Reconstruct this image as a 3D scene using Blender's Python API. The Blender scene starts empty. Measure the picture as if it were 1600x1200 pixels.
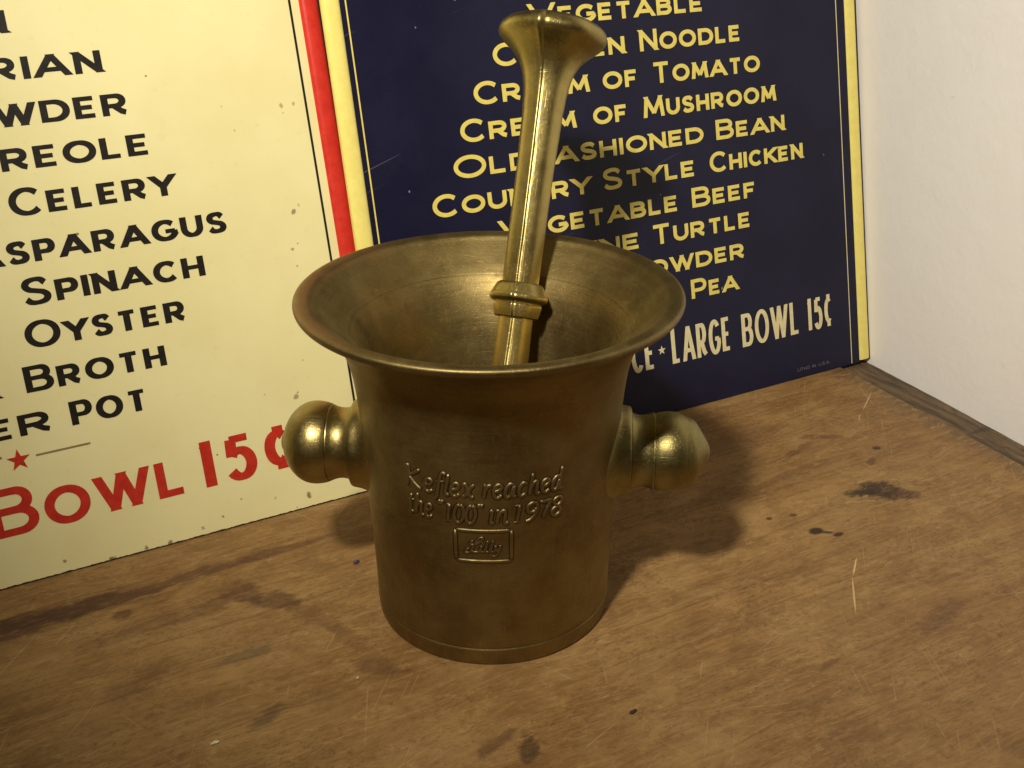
import bpy, bmesh, math, random
from mathutils import Vector, Matrix
from math import sin, cos, pi, radians, sqrt, atan2
random.seed(7)
scn = bpy.context.scene
COL = scn.collection

# ------------------------------------------------------------------ camera, light, exposure
S = 0.06                                   # rim radius of the mortar in metres
cam = bpy.data.cameras.new('camera')
cam_o = bpy.data.objects.new('camera', cam)
COL.objects.link(cam_o)
PITCH, ROLL = 0.43898132, -0.00495487
F = Vector((0, cos(PITCH), -sin(PITCH))); R0 = Vector((1, 0, 0)); U0 = R0.cross(F)
RT = R0 * cos(ROLL) + U0 * sin(ROLL); UP = U0 * cos(ROLL) - R0 * sin(ROLL)
CAM = Vector((0.0068396, -0.3431561, 0.2418744))
mw = Matrix((RT, UP, -F)).transposed().to_4x4(); mw.translation = CAM
cam_o.matrix_world = mw
cam.sensor_width = 36.0
cam.lens = 36.0 * 1856.06 / 1600.0
cam.clip_start = 0.01; cam.clip_end = 50
scn.camera = cam_o

world = bpy.data.worlds.new('World'); scn.world = world
world.use_nodes = True
wn = world.node_tree.nodes; wl = world.node_tree.links
bg = wn['Background']
tc = wn.new('ShaderNodeTexCoord')
mp = wn.new('ShaderNodeMapping'); mp.inputs['Scale'].default_value = (1, 1, 1)
sep = wn.new('ShaderNodeSeparateXYZ')
ramp = wn.new('ShaderNodeValToRGB')
wl.new(tc.outputs['Generated'], sep.inputs[0])
mad = wn.new('ShaderNodeMath'); mad.operation = 'MULTIPLY_ADD'
mad.inputs[1].default_value = 0.5; mad.inputs[2].default_value = 0.5
wl.new(sep.outputs['Z'], mad.inputs[0]); wl.new(mad.outputs[0], ramp.inputs[0])
cr = ramp.color_ramp
cr.elements[0].position = 0.30; cr.elements[0].color = (0.020, 0.014, 0.008, 1)
cr.elements[1].position = 0.95; cr.elements[1].color = (0.125, 0.104, 0.076, 1)
e = cr.elements.new(0.55); e.color = (0.050, 0.039, 0.026, 1)
wl.new(ramp.outputs[0], bg.inputs['Color'])
bg.inputs['Strength'].default_value = 1.0

def lamp(name, kind, loc, power, col, size, target=None, **kw):
    d = bpy.data.lights.new(name, kind); d.energy = power; d.color = col
    if kind == 'AREA': d.size = size
    else: d.shadow_soft_size = size
    for k, v in kw.items(): setattr(d, k, v)
    o = bpy.data.objects.new(name, d); COL.objects.link(o); o.location = loc
    if target is not None:
        o.rotation_euler = (Vector(target) - Vector(loc)).to_track_quat('-Z', 'Y').to_euler()
    return o
LP = Vector((-0.110, -0.338, 0.492))
lamp('warm_lamp', 'SPOT', LP, 17.8, (1.0, 0.925, 0.79), 0.022, target=(0.10, 0.165, 0.190),
     spot_size=radians(86), spot_blend=1.0)

vs = scn.view_settings
vs.view_transform = 'Standard'
vs.look = 'None'
vs.exposure = 0.0; vs.gamma = 1.0; vs.use_curve_mapping = False

# ------------------------------------------------------------------ helpers
def tag(o, label=None, cat=None, group=None, kind=None):
    if label: o['label'] = label
    if cat: o['category'] = cat
    if group: o['group'] = group
    if kind: o['kind'] = kind
    return o

def empty(name, mat=None):
    o = bpy.data.objects.new(name, None); COL.objects.link(o)
    o.empty_display_size = 0.02
    if mat is not None: o.matrix_world = mat
    return o

def obj(name, verts, faces, mat, parent=None, smooth=True, sharp=None):
    me = bpy.data.meshes.new(name)
    me.from_pydata([tuple(v) for v in verts], [], faces)
    me.validate(); me.update()
    bm = bmesh.new(); bm.from_mesh(me)
    bmesh.ops.recalc_face_normals(bm, faces=bm.faces) if sharp != 'keep' else None
    bm.to_mesh(me); bm.free()
    if smooth:
        for p in me.polygons: p.use_smooth = True
        if sharp and sharp != 'keep': me.set_sharp_from_angle(angle=radians(sharp))
    me.materials.append(mat)
    o = bpy.data.objects.new(name, me); COL.objects.link(o)
    if parent is not None: o.parent = parent
    return o

def revolve(profile, n, closed=False, mod=None):
    """profile: (r, z) list; poles where r == 0"""
    V, Fc, rows = [], [], []
    for (r, z) in profile:
        if r < 1e-9:
            rows.append([len(V)]); V.append((0, 0, z))
        else:
            row = []
            for i in range(n):
                t = 2 * pi * i / n
                rr = r * (mod(t, z) if mod else 1)
                row.append(len(V)); V.append((rr * cos(t), rr * sin(t), z))
            rows.append(row)
    for a, b in zip(rows[:-1], rows[1:]):
        for i in range(n):
            j = (i + 1) % n
            if len(a) == 1 and len(b) == 1: continue
            if len(a) == 1: Fc.append((a[0], b[i], b[j]))
            elif len(b) == 1: Fc.append((a[i], a[j], b[0]))
            else: Fc.append((a[i], a[j], b[j], b[i]))
    return V, Fc

def crom(pts, n=8):
    """Catmull-Rom through 2-D/3-D points"""
    P = [Vector(p) for p in pts]
    if len(P) < 3: return P
    P = [P[0] * 2 - P[1]] + P + [P[-1] * 2 - P[-2]]
    out = []
    for i in range(1, len(P) - 2):
        for k in range(n):
            t = k / n
            a, b, c, d = P[i - 1], P[i], P[i + 1], P[i + 2]
            out.append(0.5 * ((2 * b) + (c - a) * t + (2 * a - 5 * b + 4 * c - d) * t * t + (3 * b - a - 3 * c + d) * t ** 3))
    out.append(P[-2]); return out

def box(x0, x1, y0, y1, z0, z1):
    V = [(x, y, z) for x in (x0, x1) for y in (y0, y1) for z in (z0, z1)]
    Fc = [(0, 1, 3, 2), (4, 6, 7, 5), (0, 4, 5, 1), (2, 3, 7, 6), (0, 2, 6, 4), (1, 5, 7, 3)]
    return V, Fc

# ------------------------------------------------------------------ node helper
class NT:
    def __init__(s, name):
        s.m = bpy.data.materials.new(name); s.m.use_nodes = True
        s.t = s.m.node_tree; s.b = s.t.nodes['Principled BSDF']
    def n(s, typ, ins=None, **kw):
        nd = s.t.nodes.new(typ)
        for k, v in kw.items(): setattr(nd, k, v)
        for k, v in (ins or {}).items():
            if hasattr(v, 'is_output') or isinstance(v, bpy.types.NodeSocket): s.t.links.new(v, nd.inputs[k])
            else: nd.inputs[k].default_value = v
        return nd
    def co(s): return s.n('ShaderNodeTexCoord').outputs['Object']
    def mapp(s, v, scale=(1, 1, 1), rot=(0, 0, 0), loc=(0, 0, 0)):
        return s.n('ShaderNodeMapping', {'Vector': v, 'Scale': scale, 'Rotation': rot, 'Location': loc}).outputs[0]
    def noise(s, v, scale=1.0, detail=4.0, rough=0.55, dist=0.0):
        return s.n('ShaderNodeTexNoise', {'Vector': v, 'Scale': scale, 'Detail': detail, 'Roughness': rough, 'Distortion': dist}).outputs['Fac']
    def rng(s, v, a, b, c=0.0, d=1.0, smooth=True):
        nd = s.n('ShaderNodeMapRange', {'Value': v, 'From Min': a, 'From Max': b, 'To Min': c, 'To Max': d})
        nd.interpolation_type = 'SMOOTHSTEP' if smooth else 'LINEAR'
        return nd.outputs[0]
    def math(s, op, a, b=0.0, c=0.0, clamp=False):
        nd = s.n('ShaderNodeMath', {0: a, 1: b, 2: c}, operation=op); nd.use_clamp = clamp
        return nd.outputs[0]
    def mix(s, f, a, b, blend='MIX'):
        nd = s.n('ShaderNodeMix', data_type='RGBA', blend_type=blend)
        for i, v in ((0, f), (6, a), (7, b)):
            if isinstance(v, bpy.types.NodeSocket): s.t.links.new(v, nd.inputs[i])
            else: nd.inputs[i].default_value = v if i == 0 else (v + (1,) if len(v) == 3 else v)
        return nd.outputs[2]
    def set(s, **kw):
        for k, v in kw.items():
            k = k.replace('_', ' ')
            if isinstance(v, bpy.types.NodeSocket): s.t.links.new(v, s.b.inputs[k])
            else: s.b.inputs[k].default_value = v + (1,) if isinstance(v, tuple) and len(v) == 3 else v
        return s
    def bump(s, h, strength=0.3, dist=0.001, base=None):
        ins = {'Height': h, 'Strength': strength, 'Distance': dist}
        if base is not None: ins['Normal'] = base
        return s.n('ShaderNodeBump', ins).outputs[0]
    def xyz(s, v):
        nd = s.n('ShaderNodeSeparateXYZ', {0: v}); return nd.outputs
    def spot(s, xs, ys, cx, cy, rx, ry, ang=0.0, warp=None):
        """soft-edged ellipse mask 1 inside -> 0 outside, distance field returned"""
        dx = s.math('SUBTRACT', xs, cx); dy = s.math('SUBTRACT', ys, cy)
        ca, sa = cos(ang), sin(ang)
        a = s.math('ADD', s.math('MULTIPLY', dx, ca / rx), s.math('MULTIPLY', dy, sa / rx))
        b = s.math('ADD', s.math('MULTIPLY', dx, -sa / ry), s.math('MULTIPLY', dy, ca / ry))
        d = s.math('SQRT', s.math('ADD', s.math('MULTIPLY', a, a), s.math('MULTIPLY', b, b)))
        if warp is not None: d = s.math('ADD', d, warp)
        return s.rng(d, 0.55, 1.15, 1.0, 0.0)

# ------------------------------------------------------------------ materials
def mat_brass(name, c_hi, c_lo, rough=(0.30, 0.44), lathe=True, copper=0.35, bumpk=1.0):
    m = NT(name); v = m.co()
    big = m.noise(v, 28, 5, 0.6, 0.6)
    mid = m.noise(m.mapp(v, loc=(3, 1, 2)), 95, 5, 0.65, 0.3)
    fine = m.noise(v, 900, 3, 0.6)
    f = m.rng(m.math('ADD', m.math('MULTIPLY', big, 0.65), m.math('MULTIPLY', mid, 0.35)), 0.36, 0.66)
    col = m.mix(f, c_lo, c_hi)
    cop = m.rng(m.noise(m.mapp(v, loc=(7, 2, 5)), 36, 4, 0.6, 0.8), 0.54, 0.72, 0, copper)
    col = m.mix(cop, col, (c_hi[0] * 0.95, c_hi[1] * 0.66, c_hi[2] * 0.55))
    if lathe:
        o = m.xyz(v)
        pt = m.math('MULTIPLY', m.rng(o['X'], -0.030, -0.052), m.rng(o['Z'], 0.1105, 0.1120))
        pt = m.math('MULTIPLY', pt, m.rng(mid, 0.40, 0.60, 0.10, 0.75))
        col = m.mix(pt, col, (0.30, 0.165, 0.085))
    dark = m.rng(m.noise(m.mapp(v, loc=(1, 9, 4)), 60, 6, 0.7, 0.5), 0.58, 0.74, 0, 0.55)
    col = m.mix(dark, col, (c_lo[0] * 0.55, c_lo[1] * 0.5, c_lo[2] * 0.5))
    r = m.rng(m.math('ADD', m.math('MULTIPLY', mid, 0.6), m.math('MULTIPLY', fine, 0.4)), 0.3, 0.7, rough[0], rough[1], False)
    r = m.math('ADD', r, m.math('MULTIPLY', dark, 0.18))
    # fine scratches in several directions
    h = None
    for k, (sc, rt) in enumerate((((60, 1400, 1400), (0.4, 0.3, 0.2)), ((1300, 50, 1300), (0.3, 0.9, 0.5)), ((1500, 1500, 45), (0.7, 0.15, 1.0)))):
        t = m.rng(m.noise(m.mapp(v, sc, rt), 1.0, 2, 0.5), 0.62, 0.72, 0, 1)
        h = t if h is None else m.math('MAXIMUM', h, t)
    col = m.mix(m.math('MULTIPLY', h, 0.22), col, (min(1, c_hi[0] * 1.5), c_hi[1] * 1.5, c_hi[2] * 1.5))
    hb = m.math('ADD', m.math('MULTIPLY', h, -0.5), m.math('MULTIPLY', fine, 0.35))
    hb = m.math('ADD', hb, m.math('MULTIPLY', mid, 0.9))
    if lathe:
        z = m.xyz(v)['Z']
        cb = m.n('ShaderNodeCombineXYZ', {'X': m.math('MULTIPLY', mid, 0.6), 'Z': m.math('MULTIPLY', z, 1500.0)}).outputs[0]
        ln = m.noise(cb, 1.0, 3, 0.6)
        hb = m.math('ADD', hb, m.math('MULTIPLY', ln, 0.30))
        col = m.mix(m.rng(ln, 0.54, 0.72, 0, 0.30), col, c_lo)
        r = m.math('ADD', r, m.rng(ln, 0.4, 0.7, -0.03, 0.05, False))
    m.set(Base_Color=col, Metallic=1.0, Roughness=r, Normal=m.bump(hb, 0.20 * bumpk, 0.0006))
    return m.m

BR = mat_brass('aged_brass', (0.295, 0.224, 0.087), (0.190, 0.139, 0.053), rough=(0.45, 0.57), copper=0.25, bumpk=0.75)
BRP = mat_brass('rubbed_brass', (0.49, 0.392, 0.142), (0.31, 0.243, 0.087), rough=(0.31, 0.45), lathe=False, copper=0.25, bumpk=0.8)
BRL = mat_brass('worn_brass_relief', (0.31, 0.245, 0.11), (0.22, 0.168, 0.078), rough=(0.42, 0.54), lathe=False, copper=0.1)

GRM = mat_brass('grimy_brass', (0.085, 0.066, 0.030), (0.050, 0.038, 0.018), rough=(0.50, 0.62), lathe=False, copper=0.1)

def mat_wood():
    m = NT('worn_table_wood'); v = m.co()
    o = m.xyz(v); X, Y = o['X'], o['Y']
    wv = m.noise(m.mapp(v, (14, 30, 14)), 1.0, 3, 0.5)
    off = m.n('ShaderNodeCombineXYZ', {'Y': m.math('MULTIPLY', m.math('SUBTRACT', wv, 0.5), 0.012)}).outputs[0]
    vw = m.n('ShaderNodeVectorMath', {0: v, 1: off}, operation='ADD').outputs[0]
    g1 = m.noise(m.mapp(vw, (11, 95, 1)), 1.0, 6, 0.62, 0.3)
    g2 = m.noise(m.mapp(vw, (55, 520, 1), loc=(4, 2, 0)), 1.0, 5, 0.65)
    g3 = m.noise(m.mapp(vw, (190, 1500, 1), loc=(1, 7, 0)), 1.0, 3, 0.7)
    blot = m.noise(m.mapp(v, (1, 1.6, 1), loc=(2, 5, 0)), 26, 6, 0.66, 0.5)
    grit = m.noise(m.mapp(v, (1, 1.8, 1)), 420, 5, 0.72)
    grit2 = m.noise(m.mapp(v, (1, 2.2, 1), loc=(3, 3, 1)), 165, 6, 0.72, 0.4)
    t = m.math('ADD', m.math('MULTIPLY', g1, 0.28), m.math('MULTIPLY', g2, 0.37))
    t = m.math('ADD', t, m.math('MULTIPLY', g3, 0.35))
    t = m.rng(t, 0.39, 0.61, 0, 1, False)
    col = m.mix(t, (0.155, 0.079, 0.025), (0.325, 0.179, 0.060))
    col = m.mix(m.rng(blot, 0.40, 0.66, 0, 0.65), col, (0.345, 0.212, 0.080))
    col = m.mix(m.rng(m.noise(m.mapp(v, (1, 2, 1), loc=(8, 1, 0)), 17, 5, 0.6, 0.4), 0.50, 0.70, 0, 0.40), col, (0.195, 0.098, 0.031))
    area = m.rng(m.noise(m.mapp(v, (1, 1.5, 1), loc=(5, 9, 0)), 30, 5, 0.65, 0.6), 0.38, 0.64, 0.12, 1.0)
    area2 = m.rng(m.noise(m.mapp(v, (1, 1.7, 1), loc=(11, 3, 0)), 22, 5, 0.65, 0.6), 0.40, 0.62, 0.10, 1.0)
    lng = m.noise(m.mapp(vw, (4, 420, 1), loc=(0, 3, 0)), 1.0, 3, 0.6)
    col = m.mix(m.rng(lng, 0.55, 0.70, 0, 0.55), col, (0.140, 0.070, 0.023))
    col = m.mix(m.rng(lng, 0.42, 0.30, 0, 0.40), col, (0.385, 0.240, 0.095))
    col = m.mix(m.math('MULTIPLY', m.rng(grit, 0.50, 0.65, 0, 0.75), area), col, (0.125, 0.064, 0.022))
    col = m.mix(m.math('MULTIPLY', m.rng(grit2, 0.54, 0.68, 0, 0.60), area2), col, (0.135, 0.070, 0.024))
    col = m.mix(m.math('MULTIPLY', m.rng(grit2, 0.46, 0.33, 0, 0.65), m.math('SUBTRACT', 1.1, area2)), col, (0.40, 0.265, 0.11))
    wear = m.noise(m.mapp(v, (1, 1.45, 1), loc=(6, 2, 0)), 62, 9, 0.78, 0.5)
    col = m.mix(m.rng(wear, 0.50, 0.63, 0, 0.45), col, (0.160, 0.080, 0.026))
    col = m.mix(m.rng(wear, 0.48, 0.35, 0, 0.45), col, (0.400, 0.240, 0.086))
    # pale crossing scratches
    sc = None
    for k, (a, sx, sy, lo, lx) in enumerate(((-0.85, 9, 900, .69, 1), (1.15, 7, 800, .70, 4), (0.35, 10, 1000, .685, 9), (-0.3, 8, 850, .70, 13), (2.0, 10, 950, .70, 21), (0.1, 12, 1200, .68, 33))):
        q = m.rng(m.noise(m.mapp(m.mapp(v, rot=(0, 0, a)), (sx, sy, 1), loc=(lx, lx * 1.7, 0)), 1.0, 1, 0.4), lo, lo + 0.035, 0, 1)
        brk = m.rng(m.noise(m.mapp(v, loc=(lx, 0, 2)), 55, 2, 0.5), 0.48, 0.6)
        q = m.math('MULTIPLY', q, brk)
        sc = q if sc is None else m.math('MAXIMUM', sc, q)
    col = m.mix(m.math('MULTIPLY', sc, 0.24), col, (0.52, 0.37, 0.17))
    # individual long scratches (seen right of the mortar)
    nz = m.math('MULTIPLY', m.math('SUBTRACT', m.noise(v, 60, 2, 0.5), 0.5), 0.9)
    edge = m.math('MULTIPLY', m.math('SUBTRACT', m.noise(m.mapp(v, (1, 2.0, 1)), 120, 5, 0.7), 0.5), 2.6)
    brk_ = m.rng(m.math('ADD', m.math('MULTIPLY', grit2, 0.6), m.math('MULTIPLY', g2, 0.4)), 0.34, 0.56, 0.50, 1.0)
    def stain(cx, cy, rx, ry, ang, amt, c, wp=edge):
        nonlocal col
        msk = m.spot(X, Y, cx, cy, rx, ry, ang, wp)
        if wp is not None and wp is not nz: msk = m.math('MULTIPLY', msk, brk_)
        col = m.mix(m.math('MULTIPLY', msk, amt), col, c)
    DK = (0.062, 0.026, 0.014); RD = (0.105, 0.046, 0.020); BK = (0.030, 0.016, 0.010); GY = (0.10, 0.075, 0.045)
    e2 = m.math('MULTIPLY', m.math('SUBTRACT', m.noise(m.mapp(v, (1, 3.0, 1)), 90, 4, 0.6), 0.5), 1.5)
    stain(-0.128, 0.0625, 0.034, 0.0062, -0.06, 0.92, DK, e2)
    stain(-0.155, 0.0625, 0.030, 0.0078, -0.1, 0.85, DK, e2)
    stain(-0.088, 0.0630, 0.034, 0.0038, 0.04, 0.82, RD, e2)
    stain(-0.054, 0.0635, 0.022, 0.0026, 0.02, 0.75, RD, e2)
    stain(-0.1155, 0.0515, 0.0035, 0.0030, 0, 0.8, RD)
    stain(-0.076, 0.0440, 0.0105, 0.0062, -0.9, 0.70, RD)
    stain(-0.0675, 0.0335, 0.0105, 0.0055, -0.6, 0.66, DK)
    stain(-0.086, 0.0420, 0.018, 0.0045, 0.25, 0.60, RD)
    stain(-0.0590, 0.0190, 0.014, 0.0045, -1.1, 0.45, RD)
    stain(-0.0530, 0.0020, 0.012, 0.0040, -1.3, 0.45, RD)
    stain(-0.0500, -0.0170, 0.010, 0.0050, -0.8, 0.60, RD)
    stain(-0.0850, 0.010, 0.009, 0.0040, 0.1, 0.55, GY)
    stain(-0.112, 0.0405, 0.022, 0.0035, 0.1, 0.45, RD)
    stain(-0.088, -0.0215, 0.0075, 0.0035, 0.5, 0.55, BK)
    stain(-0.120, 0.0130, 0.012, 0.0060, 0.3, 0.40, RD)
    # dark burnt spot and its companions
    stain(0.1690, -0.0140, 0.0105, 0.0082, -0.35, 0.92, BK)
    stain(0.1620, -0.0110, 0.0070, 0.0040, -0.2, 0.85, BK)
    stain(0.1760, -0.0195, 0.0065, 0.0050, -0.9, 0.70, DK)
    stain(0.1255, -0.0242, 0.0032, 0.0021, 0, 0.95, BK, nz)
    stain(0.1285, -0.0268, 0.0026, 0.0010, -0.6, 0.8, BK, nz)
    stain(0.1313, -0.0301, 0.0024, 0.0013, 0, 0.9, BK, nz)
    stain(0.1160, -0.0085, 0.0016, 0.0012, 0, 0.8, BK, nz)
    stain(0.1259, -0.0112, 0.0018, 0.0010, 0, 0.7, BK, nz)
    stain(0.1938, 0.0134, 0.0022, 0.0016, 0, 0.85, BK, nz)
    stain(0.1840, 0.0060, 0.0040, 0.0018, 0.4, 0.6, DK)
    stain(0.1800, 0.0330, 0.0100, 0.0026, -0.5, 0.55, DK)
    stain(0.1660, 0.0290, 0.0130, 0.0022, 0.25, 0.5, DK)
    stain(0.1540, 0.0150, 0.020, 0.0030, 0.1, 0.40, RD)
    stain(0.1250, -0.0850, 0.014, 0.0045, 0.3, 0.55, RD)
    stain(0.0750, -0.0860, 0.0050, 0.0016, 0.2, 0.5, RD)
    stain(-0.0270, -0.0720, 0.0060, 0.0035, 1.2, 0.75, BK)
    stain(-0.0350, -0.0660, 0.0080, 0.0025, 0.3, 0.50, DK)
    stain(0.1450, 0.0480, 0.030, 0.010, 0.1, 0.35, RD)
    # two pale gouges
    LT = (0.62, 0.45, 0.22)
    stain(0.1215, -0.0490, 0.0066, 0.00035, 0.71, 0.85, LT, None)
    stain(0.1088, -0.0618, 0.0115, 0.00035, 0.86, 0.75, LT, None)
    stain(0.2235, 0.0495, 0.0110, 0.00035, 0.62, 0.65, LT, None)
    stain(0.2080, 0.0385, 0.0040, 0.00035, 0.75, 0.5, LT, None)
    # dirty grey wear along the strip at the wall
    col = m.mix(m.math('MULTIPLY', m.rng(X, 0.222, 0.240, 0, 0.75), m.rng(grit2, 0.35, 0.6)), col, (0.085, 0.060, 0.035))
    hgt = m.math('ADD', m.math('MULTIPLY', g2, 0.5), m.math('MULTIPLY', grit, 0.5))
    hgt = m.math('SUBTRACT', hgt, m.math('MULTIPLY', sc, 0.35))
    rg = m.rng(m.math('ADD', m.math('MULTIPLY', blot, 0.5), m.math('MULTIPLY', grit, 0.5)), 0.35, 0.65, 0.46, 0.68, False)
    m.set(Base_Color=col, Roughness=rg, Normal=m.bump(hgt, 0.35, 0.0006), Specular_IOR_Level=0.35)
    return m.m
WOOD = mat_wood()

def mat_strip():
    m = NT('dirty_strip_wood'); v = m.co()
    g = m.noise(m.mapp(v, (300, 28, 300)), 1.0, 6, 0.7, 0.3)
    b = m.noise(v, 75, 6, 0.7, 0.6)
    col = m.mix(m.rng(g, 0.36, 0.64), (0.060, 0.040, 0.022), (0.19, 0.122, 0.060))
    col = m.mix(m.rng(b, 0.55, 0.66, 0, 0.75), col, (0.045, 0.036, 0.025))
    col = m.mix(m.rng(m.noise(m.mapp(v, loc=(0.31, 0, 0)), 60, 4, 0.6), 0.67, 0.72, 0, 0.8), col, (0.42, 0.38, 0.30))
    m.set(Base_Color=col, Roughness=0.75, Normal=m.bump(g, 0.5, 0.0008))
    return m.m
STRIP = mat_strip()

def mat_wall():
    m = NT('white_plaster'); v = m.co()
    a = m.noise(v, 60, 6, 0.6, 0.2); b = m.noise(v, 420, 4, 0.6); c = m.noise(v, 9, 3, 0.5)
    col = m.mix(m.rng(c, 0.35, 0.65), (0.86, 0.825, 0.785), (0.89, 0.86, 0.81))
    col = m.mix(m.rng(m.noise(m.mapp(v, (1, 1, 1), loc=(2, 2, 2)), 150, 5, 0.7), 0.66, 0.74, 0, 0.25), col, (0.55, 0.50, 0.42))
    h = m.math('ADD', m.math('MULTIPLY', a, 1.0), m.math('MULTIPLY', b, 0.22))
    m.set(Base_Color=col, Roughness=0.85, Normal=m.bump(h, 0.20, 0.0025), Specular_IOR_Level=0.2)
    return m.m
WALL = mat_wall()

def mat_cream():
    m = NT('cream_tin_enamel'); v = m.co(); o = m.xyz(v); X, Y = o['X'], o['Y']
    a = m.noise(v, 14, 4, 0.6)
    col = m.mix(m.rng(a, 0.35, 0.65), (0.79, 0.715, 0.355), (0.84, 0.77, 0.405))
    col = m.mix(m.rng(m.noise(m.mapp(v, loc=(3, 4, 0)), 240, 4, 0.6), 0.60, 0.72, 0, 0.16), col, (0.62, 0.52, 0.26))
    RU = (0.13, 0.085, 0.03)
    # scattered rust pin holes
    vo = m.n('ShaderNodeTexVoronoi', {'Vector': m.mapp(v, (1, 1, 0)), 'Scale': 150.0}, feature='F1')
    cc = m.xyz(vo.outputs['Color'])
    rad = m.rng(cc['X'], 0.955, 1.0, 0.02, 0.10, False)
    pin = m.math('MULTIPLY', m.math('LESS_THAN', vo.outputs['Distance'], rad), m.math('GREATER_THAN', cc['X'], 0.955))
    col = m.mix(m.math('MULTIPLY', pin, 0.8), col, RU)
    wp = m.math('MULTIPLY', m.math('SUBTRACT', m.noise(v, 700, 3, 0.6), 0.5), 2.2)
    for (cx, cy, r, am) in SPOTS_L:
        k = m.spot(X, Y, cx, cy, r * 0.78, r * 0.9, 0, wp)
        col = m.mix(m.math('MULTIPLY', k, am * 0.85), col, RU)
    # chipped bottom edge
    en = m.noise(m.mapp(v, (1, 0.6, 1)), 520, 6, 0.75)
    lim = m.math('MULTIPLY', m.rng(en, 0.42, 0.82, 0.60, 1.2, False), 0.001)
    chip = m.math('LESS_THAN', Y, lim)
    col = m.mix(chip, col, (0.030, 0.026, 0.022))
    m.set(Base_Color=col, Roughness=m.rng(a, 0.3, 0.7, 0.30, 0.40, False), Specular_IOR_Level=0.45,
          Normal=m.bump(m.noise(v, 30, 2, 0.5), 0.06, 0.002))
    return m.m
SPOTS_L = [(-0.0198, 0.1535, .0011, .6), (-0.0150, 0.1537, .0008, .6), (-0.0194, 0.1508, .0005, .5), (-0.0218, 0.1143, .0011, .85),
           (-0.0195, 0.1165, .0006, .5), (-0.0246, 0.1005, .0008, .7), (-0.0222, 0.1022, .0005, .6), (-0.0240, 0.0940, .0005, .5),
           (-0.0190, 0.0893, .0005, .6), (-0.0190, 0.0862, .0006, .6), (-0.0236, 0.0838, .0008, .7), (-0.0168, 0.0850, .0006, .7),
           (-0.0388, 0.1465, .0005, .5), (-0.0420, 0.1555, .0004, .5), (-0.0332, 0.0446, .0014, .75), (-0.0322, 0.0460, .0006, .7),
           (-0.0290, 0.0320, .0008, .75), (-0.0346, 0.0050, .0014, .95), (-0.0690, 0.0055, .0007, .8), (-0.0610, 0.0105, .0006, .6),
           (-0.1270, 0.0045, .0008, .8), (-0.0985, 0.0017, .0010, .9), (-0.0480, 0.0075, .0007, .6), (-0.0770, 0.0030, .0009, .6),
           (-0.1110, 0.0008, .0016, .95), (-0.0900, 0.0010, .0012, .9), (-0.0450, 0.0480, .0005, .5), (-0.0280, 0.0580, .0005, .6)]
CREAM = mat_cream()

def mat_navy():
    m = NT('navy_tin_enamel'); v = m.co()
    a = m.noise(v, 20, 4, 0.6)
    col = m.mix(m.rng(a, 0.35, 0.65), (0.0075, 0.0075, 0.026), (0.011, 0.011, 0.034))
    # pale nicks
    vo = m.n('ShaderNodeTexVoronoi', {'Vector': m.mapp(v, (1, 0.7, 0), loc=(0.3, 0.1, 0)), 'Scale': 170.0}, feature='F1')
    cc = m.xyz(vo.outputs['Color'])
    o = m.xyz(v)
    dens = m.rng(o['X'], 0.005, 0.06, 0.80, 0.965, False)
    rad = m.rng(cc['X'], 0.80, 1.0, 0.02, 0.13, False)
    nick = m.math('MULTIPLY', m.math('LESS_THAN', m.math('ADD', vo.outputs['Distance'], m.math('MULTIPLY', m.noise(v, 1500, 2), 0.06)), rad), m.math('GREATER_THAN', cc['X'], dens))
    col = m.mix(m.math('MULTIPLY', nick, 0.7), col, (0.30, 0.28, 0.34))
    sc = m.rng(m.noise(m.mapp(m.mapp(v, rot=(0, 0, -0.30)), (14, 1100, 1)), 1.0, 1, 0.4), 0.765, 0.785, 0, 0.25)
    col = m.mix(sc, col, (0.20, 0.19, 0.22))
    dust = m.rng(m.noise(v, 1300, 2, 0.6), 0.60, 0.75, 0, 0.05)
    col = m.mix(dust, col, (0.20, 0.18, 0.20))
    m.set(Base_Color=col, Roughness=m.rng(a, 0.3, 0.7, 0.28, 0.38, False), Specular_IOR_Level=0.22,
          Normal=m.bump(m.noise(v, 30, 2, 0.5), 0.06, 0.002))
    return m.m
NAVY = mat_navy()

def mat_paint(name, c, c2=None, rough=0.35, wear=None, wamt=0.6, wlo=0.62):
    m = NT(name); v = m.co()
    col = m.mix(m.rng(m.noise(v, 260, 5, 0.65), 0.35, 0.65), c2 or tuple(x * 0.86 for x in c), c)
    if wear:
        k = m.rng(m.noise(m.mapp(v, (1, 0.45, 1)), 330, 5, 0.72, 0.4), wlo, wlo + 0.07, 0, wamt)
        col = m.mix(k, col, wear)
    m.set(Base_Color=col, Roughness=rough, Specular_IOR_Level=0.28, Normal=m.bump(m.noise(v, 500, 3), 0.05, 0.0005))
    return m.m
BLACK = mat_paint('black_sign_paint', (0.020, 0.016, 0.012), (0.012, 0.010, 0.008), 0.4, (0.12, 0.10, 0.06), 0.25, 0.66)
RED = mat_paint('red_sign_paint', (0.56, 0.040, 0.020), (0.47, 0.028, 0.016), 0.38)
REDB = mat_paint('red_rolled_edge', (0.62, 0.040, 0.024), (0.54, 0.030, 0.018), 0.30, (0.62, 0.36, 0.28), 0.5, 0.71)
YELB = mat_paint('yellow_rolled_edge', (0.84, 0.73, 0.215), (0.79, 0.68, 0.18), 0.32, (0.20, 0.15, 0.06), 0.7, 0.76)
YEL = mat_paint('yellow_sign_paint', (0.76, 0.635, 0.15), (0.68, 0.56, 0.12), 0.38)
PALE = mat_paint('pale_cream_sign_paint', (0.74, 0.66, 0.38), (0.66, 0.58, 0.32), 0.38)
BROWN = mat_paint('brown_sign_paint', (0.30, 0.22, 0.10), None, 0.4)
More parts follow.
